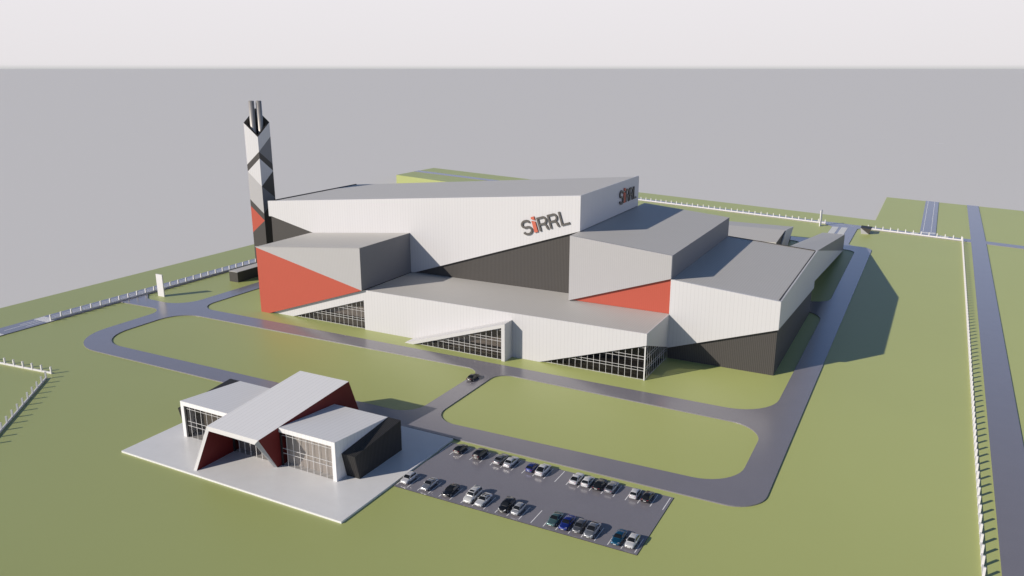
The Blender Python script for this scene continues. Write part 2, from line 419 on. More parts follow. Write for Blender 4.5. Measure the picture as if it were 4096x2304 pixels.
# grey middle block with red panel
m = MB()
fr = [(-92.9, 13.3), (-61.87, 23.75), (-61.87, 30.4), (-92.9, 33.1)]
m.extY(fr, 211.0, 211.9, M['grey'])
pr = [(-92.9, 13.3), (-61.87, 13.3), (-61.87, 30.4), (-92.9, 33.1)]
m.poly([(-61.87, 211.9, 13.3), (-61.87, 278, 13.3), (-61.87, 278, 30.4), (-61.87, 211.9, 30.4)], M['grey_shaded'])
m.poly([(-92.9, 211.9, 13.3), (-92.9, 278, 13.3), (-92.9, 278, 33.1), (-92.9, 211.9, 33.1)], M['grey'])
m.poly([(x, 278, z) for x, z in pr], M['grey'])
m.build('middle_block_wall', B, OB, fix=False)
m = MB()
m.poly([(-92.9, 211.9, 33.1), (-61.87, 211.9, 30.4), (-61.87, 278, 30.4), (-92.9, 278, 33.1)], M['roof'])
m.build('middle_block_roof', B, OB)
m = MB(); m.extY([(-92.6, 13.28), (-61.95, 13.28), (-61.95, 23.74)], 211.92, 212.1, M['red']); m.build('red_panel', B, OB)

# east wing
m = MB()
m.extY([(-61.85, 3.42), (-31.9, 13.4), (-31.9, 21.2), (-61.85, 23.6)], 211.0, 211.9, M['white'])
m.extX([(211.9, 13.38), (278.4, 8.5), (278.4, 21.6), (211.9, 21.2)], -32.3, -31.9, M['white'])
m.build('east_wing_cladding', B, OB)
m = MB()
m.extY([(-61.9, 0), (-32.35, 0), (-32.35, 20.9), (-61.9, 23.1)], 212.0, 277.3, M['dark'])
m.build('east_wing_base_wall', B, OB)
m = MB()
m.poly([(-61.85, 211.9, 23.45), (-32.75, 211.9, 21.15), (-32.75, 278.0, 21.45), (-61.85, 278.0, 23.65)], M['roof'])
m.build('east_wing_roof', B, OB)
m = MB(); m.box(-32.72, -32.32, 211.95, 277.9, 20.9, 21.28, M['gutter'])
m.box(-61.8, -32.8, 278.0, 278.25, 20.5, 21.2, M['gutter'])
m.extY([(-61.8, 23.2), (-32.8, 21.2), (-32.8, 21.75), (-61.8, 23.85)], 278.02, 278.2, M['gutter']); m.build('roof_gutter', B, OB)

# sloping gallery behind the east wing
m = MB()
P1, P2, P3, P4 = (-41.2, 278.3, 22.1), (-31.95, 278.4, 21.6), (-33.4, 386.3, 7.5), (-42.9, 386.3, 7.5)
P5, P6 = (-33.4, 386.3, 0), (-42.9, 386.3, 0)
B0, B1 = (-31.95, 278.4, 10.97), (-41.2, 278.3, 0)  # unseen left wall shaped down to the ground to block sun under the gallery
m.poly([P1, P2, P3, P4], M['roof']); m.poly([P2, P5, P3], M['grey_shaded']); m.poly([P2, B0, P5], M['white'])
m.poly([P3, P5, P6, P4], M['grey']); m.poly([P4, P6, B1, P1], M['grey']); m.poly([B0, B1, P6, P5], M['grey']); m.poly([P1, B1, B0, P2], M['grey'])
m.build('ramp_gallery', B, OB, fix=False)

# letters: strokes in a flat local frame (u right, v up, cap height 4.3) -----
def arc(cx, cy, rx, ry, a0, a1, n=12):
    return [(cx + rx * math.cos(R(a0 + (a1 - a0) * i / n)), cy + ry * math.sin(R(a0 + (a1 - a0) * i / n))) for i in range(n + 1)]
def stroke(path, w):
    L = []; Rr = []
    for i, p in enumerate(path):
        a = Vector(path[max(0, i - 1)]); b = Vector(path[min(len(path) - 1, i + 1)]); d = (b - a).normalized()
        n = Vector((-d.y, d.x)) * w / 2; q = Vector(p); L.append(tuple(q + n)); Rr.append(tuple(q - n))
    return L, Rr
def letter_S(u): return [stroke(arc(u + 1.75, 3.2, 1.4, 1.05, 15, 260, 18) + arc(u + 1.8, 1.15, 1.45, 1.1, 90, -165, 20), 0.62)]
def letter_R(u):
    P = [[(u, 0), (u + 0.62, 0), (u + 0.62, 4.35), (u, 4.35)]]
    loop = [(u + 0.62, 4.06)] + [(u + 1.9, 4.06)] + arc(u + 1.95, 3.04, 1.1, 1.02, 80, -80, 12) + [(u + 1.9, 2.02), (u + 0.62, 2.02)]
    leg = [(u + 1.75, 1.95), (u + 2.35, 1.8), (u + 2.68, 1.3), (u + 2.8, 0.6), (u + 3.08, 0.0)]
    return P + [stroke(loop, 0.58), stroke(leg, 0.6)]
def letter_L(u): return [[(u, 0), (u + 2.85, 0), (u + 2.85, 0.55), (u + 0.6, 0.55), (u + 0.6, 4.35), (u, 4.35)]]
def letter_i(u): return [[(u, 0), (u + 1.2, 0), (u + 1.2, 3.25), (u, 3.75)], [(u, 4.35), (u + 0.15, 4.95), (u + 1.2, 4.95), (u + 1.2, 3.75)]]
def sign(parent, org, fn, th):
    """fn(u, v, w) -> xyz, w = distance in front of the wall"""
    letters = [('letter_s', letter_S(0.0), M['letter']), ('letter_i', letter_i(4.0), M['letter_red']), ('letter_r', letter_R(5.85), M['letter']),
               ('letter_r', letter_R(9.6), M['letter']), ('letter_l', letter_L(13.55), M['letter'])]
    first = None
    e = None
    for nm, shapes, mt in letters:
        m = MB()
        for j, s in enumerate(shapes):
            d = th - 0.012 * j
            if isinstance(s, tuple):
                Lp, Rp = s
                for i in range(len(Lp) - 1):
                    q = [Lp[i], Rp[i], Rp[i + 1], Lp[i + 1]]
                    m.poly([fn(*p, d) for p in q], mt)
                    m.poly([fn(*Lp[i], 0.0), fn(*Lp[i + 1], 0.0), fn(*Lp[i + 1], d), fn(*Lp[i], d)], mt)
                    m.poly([fn(*Rp[i], 0.0), fn(*Rp[i + 1], 0.0), fn(*Rp[i + 1], d), fn(*Rp[i], d)], mt)
                for a, b in ((Lp[0], Rp[0]), (Lp[-1], Rp[-1])): m.poly([fn(*a, 0.0), fn(*b, 0.0), fn(*b, d), fn(*a, d)], mt)
            else:
                m.poly([fn(*p, d) for p in s], mt)
                for i in range(len(s)):
                    a, b = s[i], s[(i + 1) % len(s)]; m.poly([fn(*a, 0.0), fn(*b, 0.0), fn(*b, d), fn(*a, d)], mt)
        m.build(nm, parent, org)
cs, sn = math.cos(R(17.9)), math.sin(R(17.9))
fnF = lambda u, v, w: (-111.35 + u * cs - v * sn, 217.59 - w, 30.25 + u * sn + v * cs)
sign(B, OB, fnF, 0.45)
sign(B, OB, lambda u, v, w: (-92.54 + w, 250.1 + u, 36.6 + v), 0.45)

# ------------------------------------------------------------------ chimney tower
OT = (-239.3, 235.4, 0)
T = thing('chimney_tower', 'tall square chimney tower with grey, white and red triangles and two steel flues', 'tower', OT)
m = MB(); a, b = -242.8, -235.83; c, d = 232.0, 238.8
W_, G_, D_, Rd = M['white'], M['grey'], M['dark'], M['red']
F = lambda pts, mt: m.poly([((a, b)[i], c, z) for i, z in pts], mt)
F([(0, 43.6), (1, 48.99), (1, 54.63), (0, 59.95)], W_); F([(0, 40.85), (1, 46.36), (1, 48.99), (0, 43.6)], D_)
F([(0, 40.85), (1, 35.34), (1, 46.36)], W_); F([(0, 29.78), (1, 24.42), (1, 35.34), (0, 40.85)], G_)
F([(0, 27.05), (1, 21.6), (1, 24.42), (0, 29.78)], D_); F([(0, 16.2), (1, 21.6), (0, 27.05)], Rd); F([(0, 0), (1, 0), (1, 21.6), (0, 16.2)], D_)
F = lambda pts, mt: m.poly([(b, (c, d)[i], z) for i, z in pts], mt)
F([(0, 48.99), (1, 54.45), (1, 60.0), (0, 54.63)], W_); F([(0, 48.99), (1, 43.6), (1, 54.45)], M['grey_shaded'])
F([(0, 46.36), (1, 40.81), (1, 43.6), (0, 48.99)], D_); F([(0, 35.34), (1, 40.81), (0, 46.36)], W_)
F([(0, 35.34), (1, 30.05), (1, 40.81)], D_); F([(0, 24.42), (1, 30.05), (0, 35.34)], M['grey_shaded']); F([(0, 0), (1, 0), (1, 30.05), (0, 24.42)], D_)
m.poly([(a, c, 0), (a, d, 0), (a, d, 65.3), (a, c, 59.95)], D_); m.poly([(b, d, 0), (a, d, 0), (a, d, 65.3), (b, d, 60.0)], D_)
# thick dark rim and inner shaft
t = 0.55
zo = {(0, 0): 59.95, (1, 0): 54.63, (1, 1): 60.0, (0, 1): 65.3}
zi = lambda x, y: 59.95 + (x - a) / (b - a) * (54.63 - 59.95) + (y - c) / (d - c) * 5.37
X = (a, b); Y = (c, d); Xi = (a + t, b - t); Yi = (c + t, d - t)
ring = [(0, 0), (1, 0), (1, 1), (0, 1)]
for i in range(4):
    p, q = ring[i], ring[(i + 1) % 4]
    o1, o2 = (X[p[0]], Y[p[1]], zo[p]), (X[q[0]], Y[q[1]], zo[q])
    i1 = (Xi[p[0]], Yi[p[1]], zi(Xi[p[0]], Yi[p[1]])); i2 = (Xi[q[0]], Yi[q[1]], zi(Xi[q[0]], Yi[q[1]]))
    m.poly([o1, o2, i2, i1], M['black']); m.poly([i1, i2, (i2[0], i2[1], 40), (i1[0], i1[1], 40)], M['soot'])
m.poly([(Xi[0], Yi[0], 40), (Xi[1], Yi[0], 40), (Xi[1], Yi[1], 40), (Xi[0], Yi[1], 40)], M['soot'])
m.build('shaft', T, OT, fix=False)
for cx, cy in ((-240.35, 234.45), (-238.35, 236.4)):
    m = MB(); m.tube((cx, cy), 1.1, 41, 68.3, M['steel'], inner=0.95); m.build('flue', T, OT)

# low dark annexe
OX = (-237.4, 223.3, 0)
X_ = thing('utility_shed', 'long low dark ribbed shed with flat grey roof at the foot of the chimney tower', 'shed', OX)
m = MB(); m.box(-239.7, -235.2, 214.85, 231.9, 0, 4.0, M['dark']); m.build('shed_wall', X_, OX)
m = MB(); m.box(-239.75, -235.15, 214.8, 231.95, 4.0, 4.15, M['roof']); m.build('shed_roof', X_, OX)

# ------------------------------------------------------------------ far low building
OF = (-80, 378, 0)
FB = thing('low_rear_building', 'low grey building with a shallow pitched roof behind the plant', 'building', OF)
m = MB()
m.extX([(356.2, 0), (396.8, 0), (396.8, 6.2), (377.2, 8.3), (356.2, 6.5)], -110, -58.4, M['dark'])
m.build('wall', FB, OF)
m = MB(); m.box(-110, -58.2, 355.85, 356.15, 4.9, 6.95, M['frame_stone']); m.build('fascia', FB, OF)
m = MB()
m.poly([(-110, 355.9, 7.0), (-58.1, 355.9, 7.0), (-58.1, 377.2, 8.84), (-110, 377.2, 8.84)], M['roof'])
m.poly([(-110, 377.2, 8.84), (-58.1, 377.2, 8.84), (-58.1, 399.0, 6.7), (-110, 399.0, 6.7)], M['roof'])
m.build('roof', FB, OF)
m = MB(); m.extX([(385.6, 0), (396.2, 5.1), (399.0, 6.75), (377.4, 8.9), (362.5, 0)], -58.3, -57.8, M['white']); m.build('gable_panel', FB, OF)

# ------------------------------------------------------------------ guard booth
OG = (-28, 434.5, 0)
GB = thing('gatehouse', 'small gatehouse with slanted black ribbed roof beside the rear gate', 'booth', OG)
m = MB()
A0, A1, A2, A3 = (-29.85, 431.8, 0), (-26.25, 431.8, 0), (-26.25, 437.6, 0), (-29.85, 437.6, 0)
T0, T1, T2, T3 = (-30.4, 431.5, 3.1), (-25.3, 431.0, 2.85), (-25.3, 438.0, 2.95), (-30.4, 438.4, 3.15)
m.poly([A0, A1, T0], M['grey']); m.poly([A0, T0, T3, A3], M['grey']); m.poly([A3, T3, T2, A2], M['black'])
m.build('wall', GB, OG, fix=False)
m = MB(); m.poly([A1, T1, T0], M['dark']); m.poly([A1, A2, T2, T1], M['black']); m.poly([T0, T1, T2, T3], M['black']); m.build('roof', GB, OG, fix=False)

# ------------------------------------------------------------------ sign pylons and weighbridges
m = MB(); m.box(-246.75, -243.5, 187.3, 187.7, 0, 8.3, M['fence'])
tag(m.build('sign_pylon', org=(-245.1, 187.5, 0)), 'broad white blank sign pylon on the grass by the west gate', 'sign')
m = MB(); q = 0.242
pts = [(-51.45, 442.7), (-51.0, 442.6), (-51.0 + 0.35, 445.9), (-51.45 + 0.35, 446.0)]
m.extZ(pts, 0, 8.5, M['fence'])
tag(m.build('sign_pylon', org=(-51.1, 444.3, 0)), 'narrow white blank sign pylon seen edge-on by the rear gate', 'sign')
for x0, x1, lb in ((-44.85, -41.75, 'left one of two pale weighbridge plates on the rear exit road'), (-40.4, -37.3, 'right one of two pale weighbridge plates, the one nearer the gatehouse')):
    m = MB(); m.box(x0, x1, 424.8, 443.9, ZR + 0.004, ZR + 0.06, M['plate'])
    tag(m.build('weighbridge', org=((x0 + x1) / 2, 434, ZR)), lb, 'weighbridge', 'weighbridge plates')

# ------------------------------------------------------------------ visitor centre
OV = (-120.7, 118, 0.4)
V = thing('visitor_centre', 'small white pavilion with a red-walled arch between two glazed wings on a pale plaza', 'building', OV)
z0 = 0.4
def vc_wing(xa, xb, dark_left):
    yf, yb, zf, zb = 110.6, 127.9, 9.0, 7.5
    zz = lambda y: zf + (y - yf) * (zb - zf) / (yb - yf)
    m = MB()
    o = 0.95
    # front frame
    m.box(xa, xb, yf, yf + 0.3, 8.0, zf - 0.03, M['vcwhite'])
    if xb > -110: m.box(xb - o, xb, yf, yf + 0.3, z0, 7.999, M['vcwhite'])
    else: m.box(xa, xa + o, yf, yf + 0.3, z0, 7.999, M['vcwhite'])
    # outer side and back walls
    xs = (xb - 0.3, xb) if xb > -110 else (xa, xa + 0.3)
    m.extX([(yf + 0.301, z0), (yb, z0), (yb, zb - 0.02), (yf + 0.301, zz(yf + 0.3) - 0.02)], xs[0], xs[1], M['vcwhite'])
    m.box(xa, xb, yb - 0.3, yb - 0.001, z0, zb - 0.05, M['vcwhite'])
    w = m.build('wing_wall', V, OV)
    m = MB()
    m.poly([(xa, yf - 0.01, zf), (xb, yf - 0.01, zf), (xb, yb + 0.15, zz(yb + .15)), (xa, yb + 0.15, zz(yb + .15))], M['vcwhite'])
    m.poly([(xa, yf - 0.01, zf), (xb, yf - 0.01, zf), (xb, yf - 0.01, zf - 0.06), (xa, yf - 0.01, zf - 0.06)], M['vcwhite'])
    m.build('wing_roof', V, OV)
    return yf
vc_wing(-113.45, -98.65, True); vc_wing(-142.75, -128.05, False)
m = MB()
for q, mt_ in (((-113.3, -99.0, 112.3, 112.6, z0, 7.9), M['beige_vc']), ((-142.3, -128.2, 113.6, 113.9, z0, 7.9), M['brown']), ((-127.1, -114.3, 112.3, 112.6, z0, 8.2), M['beige'])):
    m = MB(); m.box(*q, mt_); m.build('interior_wall', V, OV)
for q in ((-113.45, -113.05, 110.72, 111.0, z0, 7.95), (-141.75, -141.35, 110.72, 111.0, z0, 7.95), (-127.2, -126.85, 110.5, 110.9, z0, 7.6)):
    m = MB(); m.box(*q, M['darkbar']); m.build('dark_frame', V, OV)
HV = [3.25, 4.3, 7.3]
glazing(V, OV, 'Y', 110.98, [(-113.05, z0), (-99.6, z0), (-99.6, 8.0), (-113.05, 8.0)], frange(-111.78, -99.9, 1.733), HV, M['glass_vc'], 0.075)
glazing(V, OV, 'Y', 110.98, [(-141.35, z0), (-128.1, z0), (-128.1, 8.0), (-141.35, 8.0)], frange(-140.3, -128.4, 1.733), HV, M['glass_vc'], 0.075)
glazing(V, OV, 'Y', 110.86, [(-126.85, z0), (-113.6, z0), (-113.6, 8.6), (-126.85, 8.6)], frange(-125.6, -114, 1.65), [3.3, 4.3], M['glass_vc'], 0.11)
# arch
zroof = lambda y: 8.5 + (y - 104.9) * (11.05 - 8.5) / (133.3 - 104.9)
m = MB()
m.poly([(-128.0, 104.85, 8.5), (-113.5, 104.95, 8.5), (-113.5, 133.37, 11.05), (-128.0, 133.2, 11.08)], M['vcwhite'])
th = 0.85
m.poly([(-127.2, 105.15, 8.5 - th), (-114.2, 105.2, 8.5 - th), (-114.2, 132.9, 11 - th), (-127.2, 132.9, 11 - th)], M['maroon'])
m.poly([(-128.0, 104.85, 8.5), (-113.5, 104.95, 8.5), (-114.2, 104.6, 8.5 - th), (-127.2, 104.6, 8.5 - th)], M['frame_stone'])
m.poly([(-128.0, 133.2, 11.08), (-113.5, 133.37, 11.05), (-114.2, 132.9, 11 - th), (-127.2, 132.9, 11 - th)], M['vcwhite'])
m.build('arch_roof', V, OV, fix=False)
m = MB()   # left wall
m.extX([(100.45, z0), (136.5, z0), (133.2, 11.08), (104.85, 8.5)], -128.0, -127.98, M['frame_stone'])
m.poly([(-127.2, 100.55, z0), (-127.2, 136.4, z0), (-127.2, 132.9, 11 - th), (-127.2, 104.6, 8.5 - th)], M['maroon'])
m.poly([(-128.0, 100.45, z0), (-127.2, 100.55, z0), (-127.2, 104.6, 8.5 - th), (-128.0, 104.85, 8.5)], M['frame_stone'])
m.poly([(-128.0, 136.5, z0), (-127.2, 136.4, z0), (-127.2, 132.9, 11 - th), (-128.0, 133.2, 11.08)], M['frame_stone'])
m.build('arch_wall', V, OV, fix=False)
m = MB()   # right wall, its front edge leaning the other way
m.poly([(-113.5, 109.48, z0), (-113.5, 137.3, z0), (-113.5, 133.37, 11.05), (-113.5, 104.95, 8.5)], M['maroon'])
m.poly([(-114.2, 109.2, z0), (-114.2, 137.0, z0), (-114.2, 132.9, 11 - th), (-114.2, 104.6, 8.5 - th)], M['maroon'])
m.poly([(-113.5, 109.48, z0), (-114.2, 109.2, z0), (-114.2, 104.6, 8.5 - th), (-113.5, 104.95, 8.5)], M['speckled'])
m.poly([(-113.5, 137.3, z0), (-114.2, 137.0, z0), (-114.2, 132.9, 11 - th), (-113.5, 133.37, 11.05)], M['maroon'])
m.build('arch_wall', V, OV, fix=False)
# dark ribbed side boxes
pb = [(113.65, z0), (128.15, z0), (128.15, 7.45), (112.4, 5.85)]
for xa, xb in ((-98.64, -95.3), (-146.1, -142.76)):
    m = MB(); m.extX(pb, xb, xa, M['black']); m.build('side_box', V, OV)

# ------------------------------------------------------------------ fences
def fence(label, pts, step=3.647, start=0.0, z=0.0, group='white post fences around the site'):
    """pts: two ends; plinth between posts every `step`"""
    a, b = Vector(pts[0]), Vector(pts[1]); d = (b - a); L = d.length; d.normalize(); ang = math.atan2(d.y, d.x)
    r = thing('post_fence', label, 'fence', (a.x, a.y, z), group, ang)
    m = MB(); m.box(0, L, -0.15, 0.15, -0.02, 0.5, M['fence']); m.build('plinth', r)
    pm = None; x = start; n = 0
    while x <= L + 0.01:
        if pm is None:
            m = MB(); h = 0.2
            m.poly([(-h, -h, 0), (h, -h, 0), (h, -h, 2.05), (-h, -h, 2.0)], M['fence']); m.poly([(h, -h, 0), (h, h, 0), (h, h, 2.05), (h, -h, 2.05)], M['fence'])
            m.poly([(h, h, 0), (-h, h, 0), (-h, h, 2.0), (h, h, 2.05)], M['fence']); m.poly([(-h, h, 0), (-h, -h, 0), (-h, -h, 2.0), (-h, h, 2.0)], M['fence'])
            m.poly([(-h, -h, 2.0), (h, -h, 2.05), (h, h, 2.05), (-h, h, 2.0)], M['fence'])
            o = pm = m.build('post', r)
        else:
            o = pm.copy(); C.objects.link(o); o.parent = r
        o.location = (x, 0, 0); x += step; n += 1
    return r
fence('white post fence along the east road on the right', [(15, FS(15, 439.0)), (15, 118)], start=0.0)
fence('white post fence of the rear boundary running left from the rear gate', [(-49.5, FS(-49.5, 439.1)), (-236, FS(-236, 439.1))], z=ZR)
fence('short white post fence of the rear boundary between gatehouse and right corner', [(14.7, FS(14.7, 439.1)), (-28.6, FS(-28.6, 439.1))], z=ZR)
fence('white post fence beside the west road from the crosswalk back to the chimney tower', [(-252.3, 150.0), (-252.3, 262)], z=ZR)
fence('white post fence at the left edge running away from the corner post, far arm', [(-206.9, 120.8), (-246, 116.9)])
fence('white post fence at the left edge coming toward the viewer, near arm', [(-204.66, 117.9), (-176, 85.6)])

# ------------------------------------------------------------------ cars
M['cglass'] = mat('car_glass', (0.012, 0.013, 0.015), 0.05, spec=0.6)
M['tyre'] = mat('tyre_rubber', (0.012, 0.012, 0.012), 0.8)
M['rim'] = mat('alloy_rim', (0.62, 0.62, 0.64), 0.3, metal=0.6)
M['lamp'] = mat('headlamp_glass', (0.72, 0.73, 0.75), 0.1)
M['tail'] = mat('tail_lamp', (0.30, 0.012, 0.012), 0.2)
M['plate_w'] = mat('plate_white', (0.75, 0.75, 0.73), 0.5)
M['trim'] = mat('black_trim', (0.014, 0.014, 0.015), 0.5)
M['basepaint'] = mat('car_paint_default', (0.5, 0.5, 0.5), 0.3, 0.3)
def lerp(x, xs, ys):
    for i in range(len(xs) - 1):
        if x <= xs[i + 1]:
            t = (x - xs[i]) / (xs[i + 1] - xs[i]); return ys[i] + max(0, t) * (ys[i + 1] - ys[i])
    return ys[-1]
KIND = {  # L, W, H, belt, hood, tail, y1..y4 (windscreen foot, roof start, roof end, rear glass foot), wheel radius
 'saloon_car': (4.6, 1.80, 1.44, 0.92, 0.84, 0.96, .28, .45, .70, .86, .32),
 'hatchback_car': (4.05, 1.74, 1.47, 0.94, 0.86, 0.98, .25, .43, .80, .955, .31),
 'small_car': (3.65, 1.66, 1.48, 0.95, 0.88, 0.98, .23, .39, .80, .95, .29),
 'estate_suv': (4.55, 1.86, 1.70, 1.06, 1.00, 1.06, .25, .40, .86, .965, .36),
 'boxy_suv': (4.85, 1.94, 1.86, 1.14, 1.08, 1.12, .26, .36, .93, .985, .39),
 'coupe_car': (4.5, 1.84, 1.34, 0.88, 0.80, 0.92, .32, .49, .66, .90, .33),
 'coupe_suv': (4.75, 1.92, 1.66, 1.06, 0.98, 1.08, .27, .44, .66, .93, .37),
}
def make_car(kind):
    L, W, H, belt, hood, tail, y1, y2, y3, y4, wr = KIND[kind]
    hw = W / 2; Yp = lambda f: (f - 0.5) * L
    r = bpy.data.objects.new(kind, None); C.objects.link(r); r.empty_display_size = 0.5
    m = MB(); P_ = M['basepaint']; m.mi(P_)
    fs = [0, .012, .04, .10, .18, y1, .40, .55, .72, y4 - .04, y4, .955, .985, 1]
    fs = sorted(set(fs))
    wid = lambda f: hw * lerp(f, [0, .012, .04, .10, .2, .8, .92, .97, 1], [.70, .80, .90, .965, 1, 1, .965, .90, .76])
    zb = lambda f: lerp(f, [0, .05, .12, .88, .96, 1], [.34, .25, .21, .21, .27, .36])
    zt = lambda f: lerp(f, [0, .012, .04, .10, y1, y1 + .06, y4 - .03, min(y4, .965), .985, 1], [.56, .66, .75, hood - .05, hood + .03, belt, belt + .02, tail, tail - .06, tail - .22])
    rings = []
    for f in fs:
        w, b, t = wid(f), zb(f), zt(f); mid = b + (t - b) * .55
        half = [(0, b), (w * .86, b), (w * .97, b + .10), (w, mid), (w * .975, t - .10), (w * .90, t - .02), (w * .55, t + .02), (0, t + .03)]
        rings.append([(x, Yp(f), z) for x, z in half] + [(-x, Yp(f), z) for x, z in reversed(half[1:-1])])
    n = len(rings[0])
    for a_, b_ in zip(rings, rings[1:]):
        for i in range(n): m.poly([a_[i], a_[(i + 1) % n], b_[(i + 1) % n], b_[i]], P_, True)
    m.poly(list(reversed(rings[0])), P_); m.poly(rings[-1], P_)
    # cabin
    wb, wt = hw * .93, hw * .70
    ys = [y1, y1 + (y2 - y1) * .5, y2, (y2 + y3) / 2, y3, y3 + (y4 - y3) * .5, y4]
    top = lambda f: lerp(f, [y1, y1 + (y2 - y1) * .5, y2, (y2 + y3) / 2, y3, y3 + (y4 - y3) * .5, y4],
                         [belt - .03, belt + (H - belt) * .60, H - .045, H, H - .05, belt + (H - belt) * .55, belt - .01])
    qf = lambda f: max(0, (top(f) - belt) / (H - belt))
    wtop = lambda f: wb - (wb - wt) * qf(f)
    def sec(f, o=0.0):
        t, w, q = top(f), wtop(f), qf(f)
        half = [(wb, belt - .04), (w, t - .06 * q), (w * .55, t), (0, t + .015)]
        return half
    rr = []
    for f in ys:
        h = sec(f); rr.append([(x, Yp(f), z) for x, z in h] + [(-x, Yp(f), z) for x, z in reversed(h[:-1])])
    for a_, b_ in zip(rr, rr[1:]):
        for i in range(len(a_) - 1): m.poly([a_[i], a_[i + 1], b_[i + 1], b_[i]], P_, True)
    # wheel arches
    yw = [Yp(.19), Yp(.80)]
    for y in yw:
        for s_ in (1, -1):
            pts = [(s_ * (hw + .004), y + (wr + .05) * math.cos(2 * math.pi * i / 20), max(.2, wr + (wr + .05) * math.sin(2 * math.pi * i / 20))) for i in range(20)]
            m.poly(pts, M['trim'])
    m.poly([(-hw * .55, Yp(0) - .004, .36), (hw * .55, Yp(0) - .004, .36), (hw * .5, Yp(0) - .004, .52), (-hw * .5, Yp(0) - .004, .52)], M['trim'])
    m.build('body', r)
    # glass
    def strip(name, f0, f1, side=None):
        g = MB(); N = 5
        if side is None:
            row = []
            sg = -1 if f1 <= y2 + .001 else 1
            for i in range(N):
                f = f0 + (f1 - f0) * i / (N - 1); t, w, q = top(f), wtop(f) * .90, qf(f)
                row.append([(x, Yp(f) + sg * .012, z + .016) for x, z in ((-w, t - .035 * q), (-w * .55, t), (0, t + .015), (w * .55, t), (w, t - .035 * q))])
            for a_, b_ in zip(row, row[1:]):
                for i in range(4): g.poly([a_[i], a_[i + 1], b_[i + 1], b_[i]], M['cglass'], True)
        else:
            row = []
            for i in range(N):
                f = f0 + (f1 - f0) * i / (N - 1); t, w, q = top(f), wtop(f), qf(f)
                zl_, zh = belt + .04, max(belt + .05, t - .06 * q - .07)
                X = lambda z: (wb + (w - wb) * (z - belt + .04) / max(.05, (t - .06 * q - belt + .04))) + .014
                row.append([(side * X(zl_), Yp(f), zl_), (side * X(zh), Yp(f), zh)])
            for a_, b_ in zip(row, row[1:]): g.poly([a_[0], a_[1], b_[1], b_[0]], M['cglass'], True)
        return g.build(name, r)
    strip('windscreen', y1 + .015, y2 - .012); strip('rear_window', y3 + .02, y4 - .02)
    ym = (y2 + y3) / 2 + .01
    for s_ in (1, -1):
        strip('side_window', y1 + (y2 - y1) * .30, ym - .008, s_); strip('side_window', ym + .008, y3 + (y4 - y3) * .45, s_)
    # wheels
    for y in yw:
        for s_ in (1, -1):
            g = MB(); x0, x1 = s_ * (hw - .18), s_ * (hw + .022); N = 20
            c_ = lambda rad, i, x: (x, y + rad * math.cos(2 * math.pi * i / N), wr + rad * math.sin(2 * math.pi * i / N))
            for i in range(N):
                g.poly([c_(wr, i, x0), c_(wr, i + 1, x0), c_(wr, i + 1, x1), c_(wr, i, x1)], M['tyre'])
                g.poly([c_(wr, i, x1), c_(wr, i + 1, x1), c_(wr * .74, i + 1, x1), c_(wr * .74, i, x1)], M['tyre'])
            w_ = g.build('wheel', r)
            g = MB()
            for i in range(N):
                g.poly([(x1 - s_ * .004 + s_ * .012, y, wr), c_(wr * .74, i, x1 + s_ * .004), c_(wr * .74, i + 1, x1 + s_ * .004)], M['rim'] if i % 4 else M['tyre'])
            g.build('rim', w_)
    for s_ in (1, -1):
        g = MB(); a_, b_ = s_ * hw * .52, s_ * hw * .86
        g.poly([(a_, Yp(.010), .60), (b_, Yp(.055), .62), (b_ * .985, Yp(.085), hood - .07), (a_, Yp(.045), .745)], M['lamp'])
        o = g.build('headlight', r)
        o.location = (0, -.03, .03)
        g = MB(); zt_ = tail - .10
        g.poly([(s_ * hw * .50, Yp(1) + .012, zt_ - .14), (s_ * hw * .80, Yp(.985) + .02, zt_ - .14), (s_ * hw * .86, Yp(.975) + .02, zt_ + .03), (s_ * hw * .52, Yp(.99) + .035, zt_ + .02)], M['tail'])
        g.build('tail_light', r)
        g = MB(); g.box(s_ * (hw - .02) - .09, s_ * (hw - .02) + .13 * s_ + .0 if s_ > 0 else s_ * (hw - .02) + .09, Yp(y1) + .32, Yp(y1) + .42, belt - .02, belt + .12, P_)
        g.build('mirror', r)
    g = MB(); g.box(-.26, .26, Yp(0) - .022, Yp(0) - .008, .40, .51, M['plate_w']); g.build('number_plate', r)
    g = MB(); g.box(-.26, .26, Yp(1) + .006, Yp(1) + .02, .56, .67, M['plate_w']); g.build('number_plate', r)
    return r
def sunroof_for(root, kind):
    L, W, H, belt, hood, tail, y1, y2, y3, y4, wr = KIND[kind]
    g = MB(); ya, yb = (y2 + .02 - .5) * L, (y2 + .13 - .5) * L
    g.poly([(-W * .24, ya, H - .02), (W * .24, ya, H - .02), (W * .24, yb, H + .022), (-W * .24, yb, H + .022)], M['cglass'])
    o = g.build('sunroof', root); return o
protos = {}
def car(kind, col, x, y, facing, label, z=0.12, metal=0.35, group='cars parked in the two rows of the car park', sunroof=False):
    if kind not in protos: r = protos[kind] = make_car(kind)
    else:
        p = protos[kind]; r = p.copy(); C.objects.link(r)
        for ch in list(p.children):
            if ch.name.startswith('sunroof'): continue
            c_ = ch.copy(); C.objects.link(c_); c_.parent = r
            for g in ch.children:
                d_ = g.copy(); C.objects.link(d_); d_.parent = c_
    pm = mat('car_paint', col, 0.28, metal, 0.5, 0.8)
    for ch in r.children:
        if ch.name.split('.')[0] in ('body', 'mirror'):
            ch.material_slots[0].link = 'OBJECT'; ch.material_slots[0].material = pm
    if sunroof: sunroof_for(r, kind)
    r.location = (x, y, z); r.rotation_euler = (0, 0, 0 if facing < 0 else math.pi)
    for key in ('group',):
        if key in r: del r[key]
    tag(r, label, 'car', group)
    return r
sx = lambda k_: -87.75 + 2.5 * k_ + 1.25
